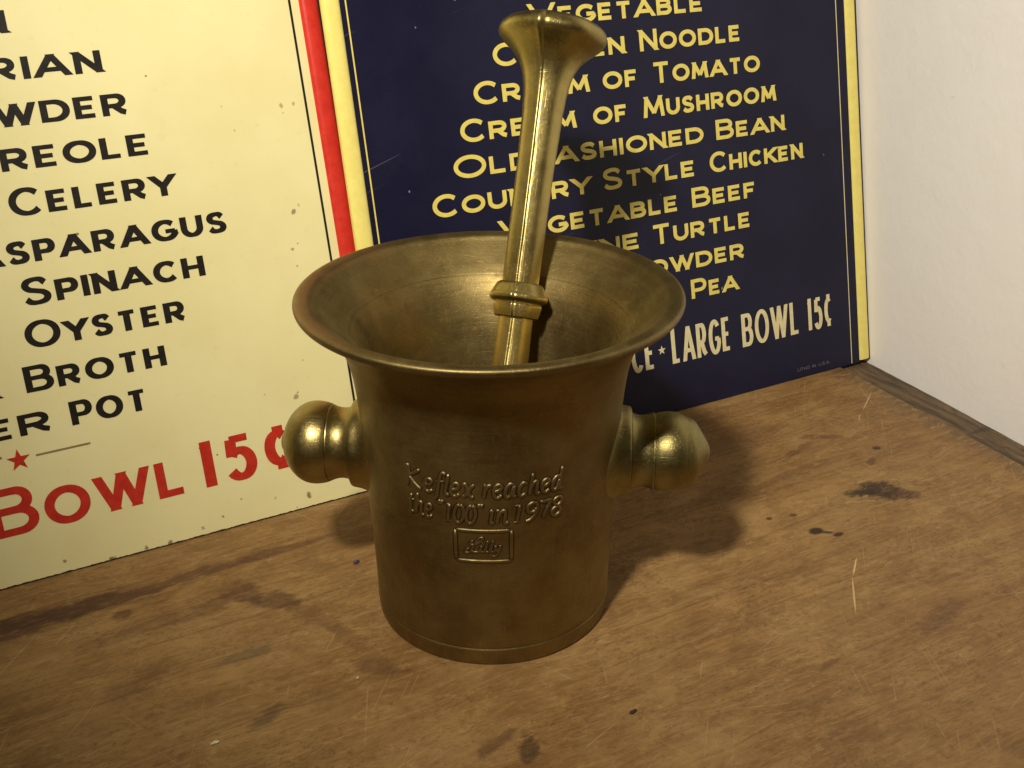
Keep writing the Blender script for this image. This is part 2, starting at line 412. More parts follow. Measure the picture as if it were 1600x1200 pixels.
DARKTIN = mat_paint('bare_dark_tin', (0.035, 0.030, 0.026), None, 0.5)
FAINT = mat_paint('faint_grey_print', (0.13, 0.12, 0.13), None, 0.4)

# ------------------------------------------------------------------ setting
A = 0.506                                                # direction of the signs, the grain and the wall
uv = Vector((cos(A), sin(A), 0)); nv = Vector((-sin(A), cos(A), 0)); zv = Vector((0, 0, 1))
BASE = Matrix((uv, nv, zv)).transposed().to_4x4()

def table_mesh():
    # plank whose far right edge follows the wall at a slight angle; small rounded right arris
    def xr(y): return 0.2385 + (y - 0.0285) * 0.037
    V, Fc = [], []
    ys = [-0.55, -0.3, -0.1, 0.0, 0.1, 0.16]
    prof = [(-0.0016, 0.0), (-0.0005, -0.0004), (0.0, -0.0014), (0.0, -0.028)]
    for y in ys:
        V.append((-0.75, y, -0.028)); V.append((-0.75, y, 0))
        for dx, z in prof: V.append((xr(y) + dx, y, z))
    k = 6
    for i in range(len(ys) - 1):
        for j in range(k):
            a, b = i * k + j, i * k + (j + 1) % k
            Fc.append((a, b, b + k, a + k))
    Fc.append(tuple(range(k))); Fc.append(tuple(range((len(ys) - 1) * k, len(ys) * k)))
    return V, Fc
V, Fc = table_mesh()
t = obj('table_top', V, Fc, WOOD, None, smooth=False); t.matrix_world = BASE
tag(t, kind='structure')

def wx(y): return 0.2585 + (y - 0.0797) * 0.053           # foot line of the wall
V = []; Fc = []
ys = [-0.9 + 0.05 * i for i in range(23)]
for y in ys:
    for (dx, z) in ((0, -0.03), (0, 0.6), (0.02, 0.6), (0.02, -0.03)): V.append((wx(y) + dx, y, z))
for i in range(len(ys) - 1):
    for j in range(4): Fc.append((i * 4 + j, i * 4 + (j + 1) % 4, i * 4 + 4 + (j + 1) % 4, i * 4 + 4 + j))
Fc.append((0, 1, 2, 3)); Fc.append(tuple(range(len(V) - 4, len(V))))
w = obj('wall', V, Fc, WALL, None, smooth=False); w.matrix_world = BASE
tag(w, kind='structure')

# worn strip filling the gap between plank and wall
V, Fc = [], []
ny = 160
for i in range(ny + 1):
    y = -0.55 + 0.71 * i / ny
    x0 = 0.2385 + (y - 0.0285) * 0.037 + 0.0017 + 0.0004 * sin(y * 61) + random.uniform(-.0002, .0002)
    x1 = wx(y) - 0.0003
    zt = -0.0021 + 0.0003 * sin(y * 43) + random.uniform(-.00012, .00012)
    for (x, z) in ((x0, -0.028), (x0, zt - 0.0012), (x0 + 0.0012, zt), (0.5 * (x0 + x1), zt + 0.0004), (x1, zt + 0.0002), (x1, -0.028)): V.append((x, y, z))
for i in range(ny):
    for j in range(6): Fc.append((i * 6 + j, i * 6 + (j + 1) % 6, i * 6 + 6 + (j + 1) % 6, i * 6 + 6 + j))
Fc.append(tuple(range(6))); Fc.append(tuple(range(ny * 6, ny * 6 + 6)))
st = obj('wooden_strip', V, Fc, STRIP, None, smooth=True, sharp=35); st.matrix_world = BASE
tag(st, 'dirty dark worn wooden strip along the foot of the white wall', 'wooden strip')

# ------------------------------------------------------------------ stroke lettering
def arc(cx, cy, rx, ry, a0, a1, n=14):
    return [(cx + rx * cos(radians(a0 + (a1 - a0) * i / n)), cy + ry * sin(radians(a0 + (a1 - a0) * i / n))) for i in range(n + 1)]
b_, t_ = 'b', 't'
def G(ch):
    """(relative width, strokes); x in 0..1, y in 0..1 of the stroke-centre box; 'b'/'t' = cut flush with baseline / cap line"""
    g = {
     'A': (1.45, [[(0, b_), (.47, t_)], [(1, b_), (.53, t_)], [(.21, .27), (.79, .27)]]),
     'B': (1.12, [[(0, b_), (0, t_)], [(0, 1), (.5, 1)] + arc(.58, .765, .34, .235, 90, -90)[1:] + [(0, .53)], [(0, .53), (.55, .53)] + arc(.6, .265, .40, .265, 90, -90)[1:] + [(0, 0)]]),
     'C': (1.25, [arc(.54, .5, .54, .52, 42, 318, 28)]),
     'D': (1.3, [[(0, b_), (0, t_)], [(0, 1), (.42, 1)] + arc(.45, .5, .55, .5, 90, -90, 22)[1:] + [(0, 0)]]),
     'E': (1.05, [[(0, b_), (0, t_)], [(0, 1), (1, 1)], [(0, .5), (.88, .5)], [(0, 0), (1, 0)]]),
     'F': (1.0, [[(0, b_), (0, t_)], [(0, 1), (1, 1)], [(0, .47), (.85, .47)]]),
     'G': (1.35, [arc(.54, .5, .54, .52, 42, 335, 28) + [(1.0, .44)], [(.55, .44), (1.06, .44)]]),
     'H': (1.15, [[(0, b_), (0, t_)], [(1, b_), (1, t_)], [(0, .5), (1, .5)]]),
     'I': (0.28, [[(.5, b_), (.5, t_)]]),
     'K': (1.15, [[(0, b_), (0, t_)], [(.95, t_), (.06, .42)], [(.32, .58), (1, b_)]]),
     'L': (1.0, [[(0, b_), (0, t_)], [(0, 0), (1, 0)]]),
     'M': (1.42, [[(0, b_), (.1, t_)], [(.1, t_), (.5, .12)], [(.5, .12), (.9, t_)], [(.9, t_), (1, b_)]]),
     'N': (1.15, [[(0, b_), (0, t_)], [(.03, t_), (.97, b_)], [(1, b_), (1, t_)]]),
     'O': (1.45, [arc(.5, .5, .5, .52, 0, 360, 36)]),
     'P': (1.08, [[(0, b_), (0, t_)], [(0, 1), (.55, 1)] + arc(.6, .7, .40, .3, 90, -90)[1:] + [(0, .4)]]),
     'R': (1.22, [[(0, b_), (0, t_)], [(0, 1), (.5, 1)] + arc(.54, .715, .36, .285, 90, -90)[1:] + [(0, .43)], [(.45, .43), (.78, .10), (1.0, .0)]]),
     'S': (1.1, [[tuple(q) for q in crom([(.93, .84), (.74, 1.0), (.46, 1.03), (.17, .95), (.06, .76), (.22, .59), (.5, .51), (.8, .42), (.96, .24), (.84, .05), (.52, -.02), (.22, .02), (.03, .17)], 5)]]),
     'T': (1.2, [[(.5, b_), (.5, t_)], [(0, 1), (1, 1)]]),
     'U': (1.2, [[(0, t_), (0, .42)] + arc(.5, .42, .5, .44, 180, 360, 18)[1:] + [(1, .42), (1, t_)]]),
     'V': (1.4, [[(0, t_), (.47, b_)], [(1, t_), (.53, b_)]]),
     'W': (1.8, [[(0, t_), (.25, b_)], [(.27, b_), (.49, t_)], [(.51, t_), (.73, b_)], [(.75, b_), (1, t_)]]),
     'Y': (1.25, [[(0, t_), (.5, .44)], [(1, t_), (.5, .44)], [(.5, .5), (.5, b_)]]),
     '1': (0.5, [[(.62, b_), (.62, t_)], [(.62, .93), (.1, .86)]]),
     '5': (0.95, [[(.12, 1), (.92, 1)], [(.16, 1), (.12, .55)], [(.12, .55)] + arc(.46, .33, .50, .35, 125, -150, 20)]),
     '7': (0.9, [[(0, 1), (1, 1)], [(.95, 1), (.4, b_)]]),
     '.': (0.22, [[(.5, b_), (.5, .08)]]),
    }
    if ch == '¢':
        return (0.85, [[(x, .5 + (y - .5) * .72) for x, y in arc(.54, .5, .5, .52, 55, 305, 24)], [(.60, 1.08), (.60, .82)], [(.60, .18), (.60, -.08)]])
    return g[ch]

def ribbon(pts, widths, z, V, Fc, y0, y1, cut0=None, cut1=None):
    P = [Vector(p) for p in pts]
    P = [P[0]] + [q for o, q in zip(P[:-1], P[1:]) if (q - o).length > 2e-6]
    n = len(P)
    closed = (P[0] - P[-1]).length < 1e-7 and n > 4
    Ls, Rs = [], []
    for i in range(n):
        if closed:
            a = P[i] - P[i - 1] if i > 0 else P[0] - P[-2]
            b = P[i + 1] - P[i] if i < n - 1 else P[1] - P[0]
        else:
            a = P[i] - P[i - 1] if i > 0 else P[1] - P[0]
            b = P[i + 1] - P[i] if i < n - 1 else P[-1] - P[-2]
        a = a.normalized(); b = b.normalized(); d = (a + b).normalized()
        nn = Vector((-d.y, d.x)); k = 1 / max(0.5, d.dot(b))
        w = widths(d) / 2 * k
        l, r = P[i] + nn * w, P[i] - nn * w
        for cut, idx in ((cut0, 0), (cut1, n - 1)):
            if cut is not None and i == idx and abs(d.y) > 0.2:
                yy = y0 if cut == b_ else y1
                l = l + d * ((yy - l.y) / d.y); r = r + d * ((yy - r.y) / d.y)
        Ls.append(l); Rs.append(r)
    base = len(V)
    for l, r in zip(Ls, Rs): V.append((l.x, l.y, z)); V.append((r.x, r.y, z))
    for i in range(n - 1):
        k = base + 2 * i
        Fc.append((k + 1, k + 3, k + 2, k))

GAP = 0.18
def word(V, Fc, text, s0, s1, y, cap, small, wv, wh, anchor=0, gap=GAP, z=0.00016, jit=0.008, last=None):
    """letter `anchor` starts at s0, the word ends at s1. First letter tall, others small caps."""
    H = [cap if (i == 0) else small for i in range(len(text))]
    ref = small
    ws = [G(c)[0] * h for c, h in zip(text, H)]
    gp = gap * ref
    tot = sum(ws[anchor:]) + gp * (len(text) - anchor - 1)
    k = (s1 - s0) / tot
    x = s0 - k * (sum(ws[:anchor]) + gp * anchor)
    for i, ch in enumerate(text):
        w, h = ws[i] * k, H[i]
        yb = y + random.uniform(-1, 1) * jit * h
        _, strokes = G(ch)
        for q, st in enumerate(strokes):
            c0 = st[0][1] if isinstance(st[0][1], str) else None
            c1 = st[-1][1] if isinstance(st[-1][1], str) else None
            hv, hh = wv / 2, wh / 2
            if w < wv * 1.2: hv = w / 2
            pts = []
            for (px, py) in st:
                py = 0.0 if py == b_ else 1.0 if py == t_ else py
                pts.append((x + hv + px * (w - 2 * hv), yb + hh + py * (h - 2 * hh)))
            sw = lambda d: wh + (wv - wh) * min(1, abs(d.y) * 1.05)
            ribbon(pts, sw, z + 0.000012 * (q + (i % 2) * 4), V, Fc, yb, yb + h, c0, c1)
        x += w + gp * k

def line_obj(parent, words, mat, wv, wh, name='lettering', **kw):
    V, Fc = [], []
    for wd in words: word(V, Fc, wd[0], wd[1], wd[2], wd[3], wd[4], wd[5], wd[6] if len(wd) > 6 else wv, wh, wd[7] if len(wd) > 7 else 0, **kw)
    return obj(name, V, Fc, mat, parent, smooth=False, sharp='keep')

def star_obj(parent, cx, cy, r, mat, rot=0.0):
    V = [(cx, cy, 0.0002)]
    for i in range(10):
        rr = r if i % 2 == 0 else r * 0.40
        a = pi / 2 + rot + i * pi / 5
        V.append((cx + rr * cos(a), cy + rr * sin(a), 0.0002))
    return obj('star', V, [(0, 1 + i, 1 + (i + 1) % 10) for i in range(10)], mat, parent, smooth=False, sharp='keep')

def bar_obj(parent, name, x0, x1, y0, y1, mat, z=0.00014):
    return obj(name, [(x0, y0, z), (x1, y0, z), (x1, y1, z), (x0, y1, z)], [(0, 1, 2, 3)], mat, parent, smooth=False, sharp='keep')

def bead(parent, name, x0, x1, h, y0, y1, mat, n=14, back=-0.0012):
    V, Fc = [], []
    ny = 40
    for j in range(ny + 1):
        y = y0 + (y1 - y0) * j / ny
        for i in range(n + 1):
            a = pi * i / n
            V.append(((x0 + x1) / 2 - (x1 - x0) / 2 * cos(a), y, 0.00005 + h * sin(a) ** 0.8))
        V.append((x1, y, back)); V.append((x0, y, back))
    k = n + 3
    for j in range(ny):
        for i in range(k): Fc.append((j * k + i, j * k + (i + 1) % k, (j + 1) * k + (i + 1) % k, (j + 1) * k + i))
    Fc.append(tuple(range(k))); Fc.append(tuple(range(ny * k, ny * k + k)))
    return obj(name, V, Fc, mat, parent, smooth=True, sharp=50)

def sign_root(n0, lean, s0):
    v = nv * sin(lean) + zv * cos(lean)
    nrm = uv.cross(v)
    m = Matrix((uv, v, nrm)).transposed().to_4x4()
    m.translation = nv * n0
    return empty('tin_sign', m)

HT = 0.30
# ---- cream sign
L = sign_root(0.086507, 0.2623549, 0)
tag(L, 'cream tin soup sign with black lettering and a red rolled edge', 'tin sign')
V, Fc = box(-0.262, -0.0066, 0.0004, HT, -0.0012, 0.0)
obj('panel', V, Fc, CREAM, L, smooth=False)
bead(L, 'rolled_edge', -0.0066, 0.0006, 0.0020, 0.0004, HT, REDB)
bead(L, 'rolled_edge', -0.2692, -0.262, 0.0020, 0.0004, HT, REDB)
bar_obj(L, 'pinstripe', -0.01065, -0.00975, 0.004, HT - 0.004, BLACK)
bar_obj(L, 'pinstripe', -0.2586, -0.2577, 0.004, HT - 0.004, BLACK)
SM, CP = 0.0073, 0.0091
WV, WH = 0.0024, 0.00145
def LL(*words): return line_obj(L, words, BLACK, WV, WH)
def wL(txt, s0, s1, y, a=0, cap=CP, small=SM): return (txt, s0, s1, y, cap, small, WV, a)
LL(wL('N', -0.1190, -0.1087, 0.1868, cap=SM))
LL(wL('VEGETARIAN', -0.1068, -0.0808, 0.1715, 7))
LL(wL('CHOWDER', -0.1040, -0.0746, 0.1565, 4))
LL(wL('CREOLE', -0.1090, -0.0698, 0.1420, 2))
LL(wL('CELERY', -0.1200, -0.0636, 0.1268))
LL(wL('ASPARAGUS', -0.1155, -0.0478, 0.1110, 2))
LL(wL('SPINACH', -0.1222, -0.0587, 0.0965))
LL(wL('OF', -0.1530, -0.1325, 0.0820), wL('OYSTER', -0.1240, -0.0683, 0.0817))
LL(wL('BROTH', -0.1272, -0.0785, 0.0668), wL('N', -0.1460, -0.1358, 0.0668, cap=SM))
LL(wL('PEPPER', -0.1322, -0.1212, 0.0523, 5), wL('POT', -0.1148, -0.0876, 0.0522, cap=0.0085, small=0.0078))
star_obj(L, -0.1345, 0.0443, 0.0040, RED)
bar_obj(L, 'dash_line', -0.1287, -0.1102, 0.0443, 0.0450, BROWN)
bar_obj(L, 'dash_line', -0.1590, -0.1410, 0.0443, 0.0450, BROWN)
line_obj(L, [('BOWL', -0.1298, -0.0797, 0.0182, 0.0172, 0.0134, 0.0034, 1)], RED, 0.0034, 0.0026, gap=0.20)
line_obj(L, [('15¢', -0.0745, -0.0378, 0.0181, 0.0175, 0.0173, 0.0042, 0)], RED, 0.0042, 0.0027, gap=0.22)

# ---- navy sign
Rg = sign_root(0.083838, 0.2240049, 0)
tag(Rg, 'navy blue tin soup sign with yellow lettering and yellow edges', 'tin sign')
V, Fc = box(0.0054, 0.2518, 0.0002, HT, -0.0012, 0.0)
obj('panel', V, Fc, NAVY, Rg, smooth=False)
bead(Rg, 'rolled_edge', -0.0017, 0.0054, 0.0020, 0.0004, HT, YELB)
bead(Rg, 'rolled_edge', 0.2518, 0.2580, 0.0009, 0.0012, HT, YELB)
V, Fc = box(0.2582, 0.2587, 0.0004, HT, -0.0022, 0.0002)
obj('raw_edge', V, Fc, DARKTIN, Rg, smooth=False)
bar_obj(Rg, 'pinstripe', 0.0076, 0.0082, 0.0006, HT - 0.004, YEL)
bar_obj(Rg, 'pinstripe', 0.2464, 0.2469, 0.0006, HT - 0.004, PALE)
SM2, CP2 = 0.0069, 0.0087
W2V, W2H = 0.0019, 0.0016
def RL(*words): return line_obj(Rg, words, YEL, W2V, W2H)
def wR(txt, s0, s1, y, a=0, cap=CP2, small=SM2): return (txt, s0, s1, y, cap, small, W2V, a)
from math import tan
RL(wR('VEGETABLE', 0.0845, 0.1711, 0.1735))
RL(wR('CHICKEN', 0.0664, 0.1290, 0.1595), wR('NOODLE', 0.1365, 0.1904, 0.1595))
RL(wR('CREAM', 0.0560, 0.1098, 0.1457), wR('OF', 0.1165, 0.1342, 0.1457, cap=SM2), wR('TOMATO', 0.1416, 0.2002, 0.1457))
RL(wR('CREAM', 0.0482, 0.1018, 0.1319), wR('OF', 0.1102, 0.1276, 0.1319, cap=SM2), wR('MUSHROOM', 0.1356, 0.2084, 0.1319))
RL(wR('OLD', 0.0434, 0.0790, 0.1182), wR('FASHIONED', 0.1022, 0.1663, 0.1182, 2), wR('BEAN', 0.1732, 0.2124, 0.1182))
RL(wR('COUNTRY', 0.0322, 0.1058, 0.1043), wR('STYLE', 0.1118, 0.1604, 0.1043), wR('CHICKEN', 0.1685, 0.2224, 0.1043))
RL(wR('VEGETABLE', 0.0832, 0.1498, 0.0904, 2), wR('BEEF', 0.1574, 0.1934, 0.0904))
RL(wR('GENUINE', 0.1191, 0.1280, 0.0773, 6), wR('TURTLE', 0.1345, 0.1893, 0.0773))
RL(wR('CHOWDER', 0.1430, 0.1848, 0.0637, 3))
RL(wR('PEA', 0.1532, 0.1800, 0.0499))
def RP(*ws): return line_obj(Rg, ws, PALE, 0.0021, 0.0019, gap=0.20)
RP(('CE', 0.1181, 0.1306, 0.0226, 0.0150, 0.0150), ('LARGE', 0.1400, 0.1735, 0.0224, 0.0160, 0.0158),
   ('BOWL', 0.1800, 0.2148, 0.0222, 0.0156, 0.0156), ('15¢', 0.2198, 0.2353, 0.0222, 0.0154, 0.0154))
star_obj(Rg, 0.1346, 0.0300, 0.0022, PALE)
line_obj(Rg, [('LITHO', 0.2119, 0.2195, 0.0037, 0.0015, 0.0015), ('IN', 0.2210, 0.2232, 0.0037, 0.0015, 0.0015),
              ('U.S.A.', 0.2252, 0.2325, 0.0037, 0.0015, 0.0015)], FAINT, 0.0003, 0.0003, name='small_print')

# ------------------------------------------------------------------ mortar
mort = empty('mortar', Matrix.Rotation(radians(-3.6), 4, 'Z'))
tag(mort, 'aged brass mortar with flared rim, two knob handles and raised lettering', 'mortar')
outer = [(0.0, 0.012), (0.55, 0.012), (0.60, 0.0), (0.632, 0.0), (0.643, 0.004), (0.649, 0.014), (0.6525, 0.03), (0.6575, 0.100), (0.6572, 0.1035), (0.6530, 0.1085), (0.6522, 0.1105),
         (0.6545, 0.114), (0.657, 0.14)]
prof_o = [tuple(q) for q in crom([(0.657, 0.14), (0.6605, 0.30), (0.668, 0.50), (0.6795, 0.75), (0.690, 1.0), (0.6985, 1.2), (0.7145, 1.38), (0.733, 1.50), (0.765, 1.61), (0.822, 1.71), (0.895, 1.782), (0.952, 1.815)], 7)]
lip = [tuple(q) for q in crom([(0.952, 1.815), (0.978, 1.828), (0.994, 1.843), (1.0, 1.860), (0.996, 1.873), (0.982, 1.8795), (0.960, 1.879), (0.935, 1.8745)], 5)][1:]
inner_p = [(0.922, 1.871), (0.913, 1.865), (0.904, 1.855)]
inner2 = [tuple(q) for q in crom([(0.904, 1.855), (0.84, 1.805), (0.775, 1.752), (0.733, 1.712)], 6)][1:]
crease = [(0.7290, 1.7075), (0.7262, 1.7045), (0.7262, 1.7005), (0.7215, 1.6955)]
inner3 = [tuple(q) for q in crom([(0.7215, 1.6955), (0.703, 1.668), (0.662, 1.590), (0.610, 1.450), (0.565, 1.25), (0.525, 1.0), (0.465, 0.62), (0.36, 0.34), (0.20, 0.21), (0.0, 0.18)], 7)][1:]
prof = outer + prof_o[1:] + lip + inner_p + inner2 + crease + inner3
prof = [(r * S, z * S) for r, z in prof]
V, Fc = revolve(prof, 256)
obj('body', V, Fc, BR, mort, sharp=60)

def handle(side, z):
    pr = [(0.0, 0.56), (0.20, 0.57)] + [tuple(q) for q in crom([(0.335, 0.585), (0.295, 0.625), (0.266, 0.660), (0.250, 0.695), (0.2425, 0.730)], 5)] + [(0.240, 0.744), (0.236, 0.752), (0.228, 0.7565)]
    pr += [(0.214, 0.757), (0.206, 0.760)] + [tuple(q) for q in crom([(0.206, 0.760), (0.1965, 0.785), (0.1935, 0.815), (0.1985, 0.845), (0.207, 0.868)], 5)][1:]
    pr += [(0.2095, 0.872), (0.2095, 0.878), (0.214, 0.882)]
    pr += [tuple(q) for q in crom([(0.214, 0.882), (0.2215, 0.905), (0.2275, 0.94), (0.228, 0.975), (0.219, 1.015), (0.196, 1.055), (0.158, 1.093), (0.112, 1.120), (0.080, 1.131)], 6)][1:]
    pr += [(0.066, 1.134), (0.058, 1.140), (0.040, 1.150), (0.018, 1.156), (0.0, 1.157)]
    if side > 0:      # the right knob is worn to a blunt cone
        k = max(i for i, q in enumerate(pr) if q[1] <= 1.055)
        pr = pr[:k] + [tuple(q) for q in crom([(0.200, 1.050), (0.188, 1.080), (0.172, 1.101)], 4)] + [(0.164, 1.107), (0.13, 1.128), (0.09, 1.150), (0.055, 1.170), (0.030, 1.180), (0.0, 1.183)]
    if side > 0: pr = [(q[0] * (0.945 if q[1] > 0.88 else 1), q[1]) for q in pr]
    V, Fc = revolve([(r * S, h * S) for r, h in pr], 128)
    # axis z -> +-x ; side view
    V = [((q[2]) * side, q[1], q[0] + z * S) for q in V]
    return obj('handle', V, Fc, BRH if side < 0 else BRH2, mort, sharp=45)
BRH = mat_brass('handle_brass', (0.41, 0.318, 0.116), (0.26, 0.197, 0.072), rough=(0.29, 0.42), lathe=False, copper=0.3, bumpk=0.7)
BRH2 = mat_brass('dull_handle_brass', (0.38, 0.325, 0.125), (0.22, 0.18, 0.068), rough=(0.36, 0.48), lathe=False, copper=0.2, bumpk=1.0)
handle(-1, 0.972)
handle(1, 0.968)

# raised lettering on the front
def rad_at(z):
    z *= 1.0
    for (r0, z0), (r1, z1) in zip(prof_o[:-1], prof_o[1:]):
        if z0 <= z <= z1: return r0 + (r1 - r0) * (z - z0) / (z1 - z0)
    return 0.69
def cyl_tube(lines, rad, V, Fc, height=1.0, n=10):
    """each line: list of (theta_deg, z in R); half-round bead lying on the body"""
    for pts in lines:
        if len(pts) < 2: continue
        P = [Vector((radians(a) * 0.685, z)) for a, z in pts]
        base = len(V); w = n + 3
        for i, q in enumerate(P):
            d = (P[min(i + 1, len(P) - 1)] - P[max(i - 1, 0)])
            d = d.normalized() if d.length > 0 else Vector((1, 0))
            nn = Vector((-d.y, d.x))
            endk = 0.55 if i in (0, len(P) - 1) else 1.0
            for k in range(-1, n + 2):
                if k in (-1, n + 1):
                    sg, up = (1.62 if k < 0 else -1.62) / (0.8 if endk < 1 else 1.0), 0.00045
                else:
                    a = pi * k / n
                    ca = cos(a); sg = (1 if ca > 0 else -1) * abs(ca) ** 0.55
                    up = max(0.00075, rad * height * endk * max(0, sin(a)) ** 0.55 - 0.0005)
                p = q + nn * (rad * endk * sg)
                th = p.x / 0.685; zz = p.y
                r = rad_at(zz) + up
                V.append((r * sin(th) * S, -r * cos(th) * S, zz * S))
        for i in range(len(P) - 1):
            for k in range(w - 1):
                a = base + i * w + k
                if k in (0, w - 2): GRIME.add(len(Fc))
                Fc.append((a, a + 1, a + w + 1, a + w))
        for e in (base, base + (len(P) - 1) * w):
            Fc.append(tuple(range(e + 1, e + n + 2)))
GRIME = set()
def relief(name, V, Fc):
    o = obj(name, V, Fc, BRL, mort, smooth=True)
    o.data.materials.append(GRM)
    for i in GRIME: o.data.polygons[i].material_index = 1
    GRIME.clear()
    return o

# italic hand: x in units of x-height, y: baseline 0, x-height 1, ascender ~1.6
LOW = {
 'K': (1.35, [[(.05, 1.52), (.28, 1.58), (.24, .9), (.12, 0)], [(1.15, 1.5), (.75, 1.15), (.27, .85)], [(.27, .85), (.65, .38), (1.2, -.05)]]),
 'e': (0.80, [[(.12, .48), (.45, .55), (.66, .78), (.50, .98), (.24, .85), (.10, .45), (.20, .08), (.42, .0), (.68, .2)]]),
 'f': (0.62, [[(.86, 1.52), (.66, 1.62), (.48, 1.35), (.30, .5), (.16, -.2), (.0, -.42)], [(.14, .95), (.70, .97)]]),
 'l': (0.42, [[(.42, 1.6), (.26, .8), (.16, .15), (.24, .0), (.40, .12)]]),
 'x': (0.90, [[(.12, .92), (.28, .98), (.42, .5), (.60, .02), (.80, .1)], [(.86, .95), (.66, .8), (.30, .2), (.06, .04)]]),
 'r': (0.68, [[(.14, .98), (.26, .9), (.20, .5), (.12, 0)], [(.20, .55), (.40, .88), (.66, .96)]]),
 'a': (0.92, [[(.72, .88), (.46, 1.0), (.18, .72), (.08, .28), (.22, .0), (.46, .18), (.72, .88)], [(.72, .88), (.66, .4), (.66, .06), (.84, .1)]]),
 'c': (0.72, [[(.66, .84), (.46, 1.0), (.20, .74), (.09, .32), (.24, .0), (.58, .18)]]),
 'h': (0.90, [[(.38, 1.6), (.24, .8), (.10, 0)], [(.18, .5), (.44, .9), (.66, .94), (.66, .6), (.60, .12), (.70, .0), (.86, .12)]]),
 'd': (0.92, [[(.70, .86), (.46, 1.0), (.18, .72), (.08, .28), (.22, .0), (.46, .16), (.70, .8)], [(.86, 1.62), (.74, .9), (.66, .4), (.66, .04), (.84, .1)]]),
 't': (0.58, [[(.34, 1.4), (.22, .7), (.14, .15), (.24, .0), (.44, .12)], [(.04, .97), (.56, .98)]]),
 'i': (0.42, [[(.12, .85), (.26, .97), (.20, .5), (.16, .06), (.34, .1)]]),
 'n': (0.92, [[(.12, .9), (.24, .97), (.20, .5), (.12, 0)], [(.20, .5), (.44, .88), (.64, .96), (.66, .6), (.60, .12), (.70, .0), (.86, .12)]]),
 '1': (0.72, [[(.12, 1.22), (.46, 1.30)], [(.46, 1.30), (.34, .6), (.26, .02)], [(.04, .0), (.50, .03)]]),
 '0': (0.98, [[(.60, 1.32), (.30, 1.16), (.10, .66), (.16, .14), (.40, -.02), (.70, .18), (.88, .66), (.82, 1.16), (.60, 1.32)]]),
 '9': (0.92, [[(.86, .92), (.66, .66), (.36, .62), (.20, .86), (.30, 1.16), (.58, 1.32), (.82, 1.16), (.84, .8), (.66, .36), (.38, .06), (.10, -.02)]]),
 '7': (0.80, [[(.12, 1.28), (.50, 1.26), (.90, 1.30)], [(.90, 1.30), (.58, .7), (.30, .0)]]),
 '8': (0.86, [[(.54, .70), (.28, .90), (.34, 1.20), (.60, 1.32), (.84, 1.16), (.76, .86), (.54, .70), (.22, .48), (.12, .18), (.34, -.02), (.64, .08), (.76, .36), (.54, .70)]]),
 '“': (0.52, [[(.12, 1.20), (.10, 1.36), (.20, 1.50)], [(.34, 1.20), (.32, 1.36), (.42, 1.50)]]),
 '”': (0.52, [[(.22, 1.50), (.20, 1.34), (.10, 1.22)], [(.44, 1.50), (.42, 1.34), (.32, 1.22)]]),
}
def ital(words, y, xh, rad, name):
    V, Fc = [], []
    for (txt, a0, a1) in words:
        adv = [LOW[c][0] for c in txt]; tot = sum(adv)
        k = (a1 - a0) / tot; x = a0
        for c, ad in zip(txt, adv):
            for st in LOW[c][1]:
                pts = [(x + p[0] * k, y + p[1] * xh) for p in crom(st, 5)]
                cyl_tube([pts], rad, V, Fc)
            x += ad * k
    return relief(name, V, Fc)
DR = 3.6   # lettering angles were taken before the mortar's own turn
ital([('Keflex', -37.0 + DR, -5.6 + DR), ('reached', -3.0 + DR, 31.6 + DR)], 1.054, 0.076, 0.0086, 'inscription')
ital([('the', -36.4 + DR, -24.2 + DR), ('“100”', -21.6 + DR, -2.6 + DR), ('in', -0.6 + DR, 8.2 + DR), ('1978', 9.6 + DR, 31.6 + DR)], 0.903, 0.078, 0.0086, 'inscription')
V, Fc = [], []
a0, a1, z0, z1 = -14.7 + DR, 9.1 + DR, 0.674, 0.858
def seg(p, q, n=16): return [(p[0] + (q[0] - p[0]) * i / n, p[1] + (q[1] - p[1]) * i / n) for i in range(n + 1)]
cyl_tube([seg((a0, z1), (a1, z1)), seg((a1, z1), (a1, z0), 6), seg((a1, z0), (a0, z0)), seg((a0, z0), (a0, z1), 6)], 0.0088, V, Fc, 0.75)
relief('emblem_frame', V, Fc)
SCR = [[(.16, .30), (.06, .20), (.0, .06), (.12, .02), (.22, .16), (.34, .58), (.50, .92), (.62, .98), (.60, .82), (.44, .62), (.26, .52), (.20, .62), (.30, .80)],
       [(.22, .16), (.34, .08), (.46, .10), (.52, .22), (.58, .46), (.54, .20), (.60, .10), (.68, .22), (.80, .78), (.74, .40), (.72, .14), (.80, .12), (.86, .26), (.98, .80), (.92, .42), (.90, .16), (.97, .12), (1.04, .30), (1.06, .50), (1.05, .26), (1.12, .18), (1.22, .50), (1.16, .10), (1.04, -.16), (.94, -.14)],
       [(.62, .66), (.625, .69)]]
V, Fc = [], []
for st in SCR:
    cyl_tube([[(-10.9 + DR + p[0] * 12.6, 0.722 + p[1] * 0.098) for p in crom(st, 5)]], 0.0062, V, Fc, 0.75)
relief('emblem_script', V, Fc)

# ------------------------------------------------------------------ pestle
pd = Vector((0.1353, 0.4047, 0.9044)).normalized(); pb = Vector((-0.0502, -0.12, 0.30)) + pd * 0.036
mid = (pb + pd * 2.0) * S
tc_ = (CAM - mid).normalized(); e1 = (tc_ - pd * tc_.dot(pd)).normalized(); e2 = pd.cross(e1)
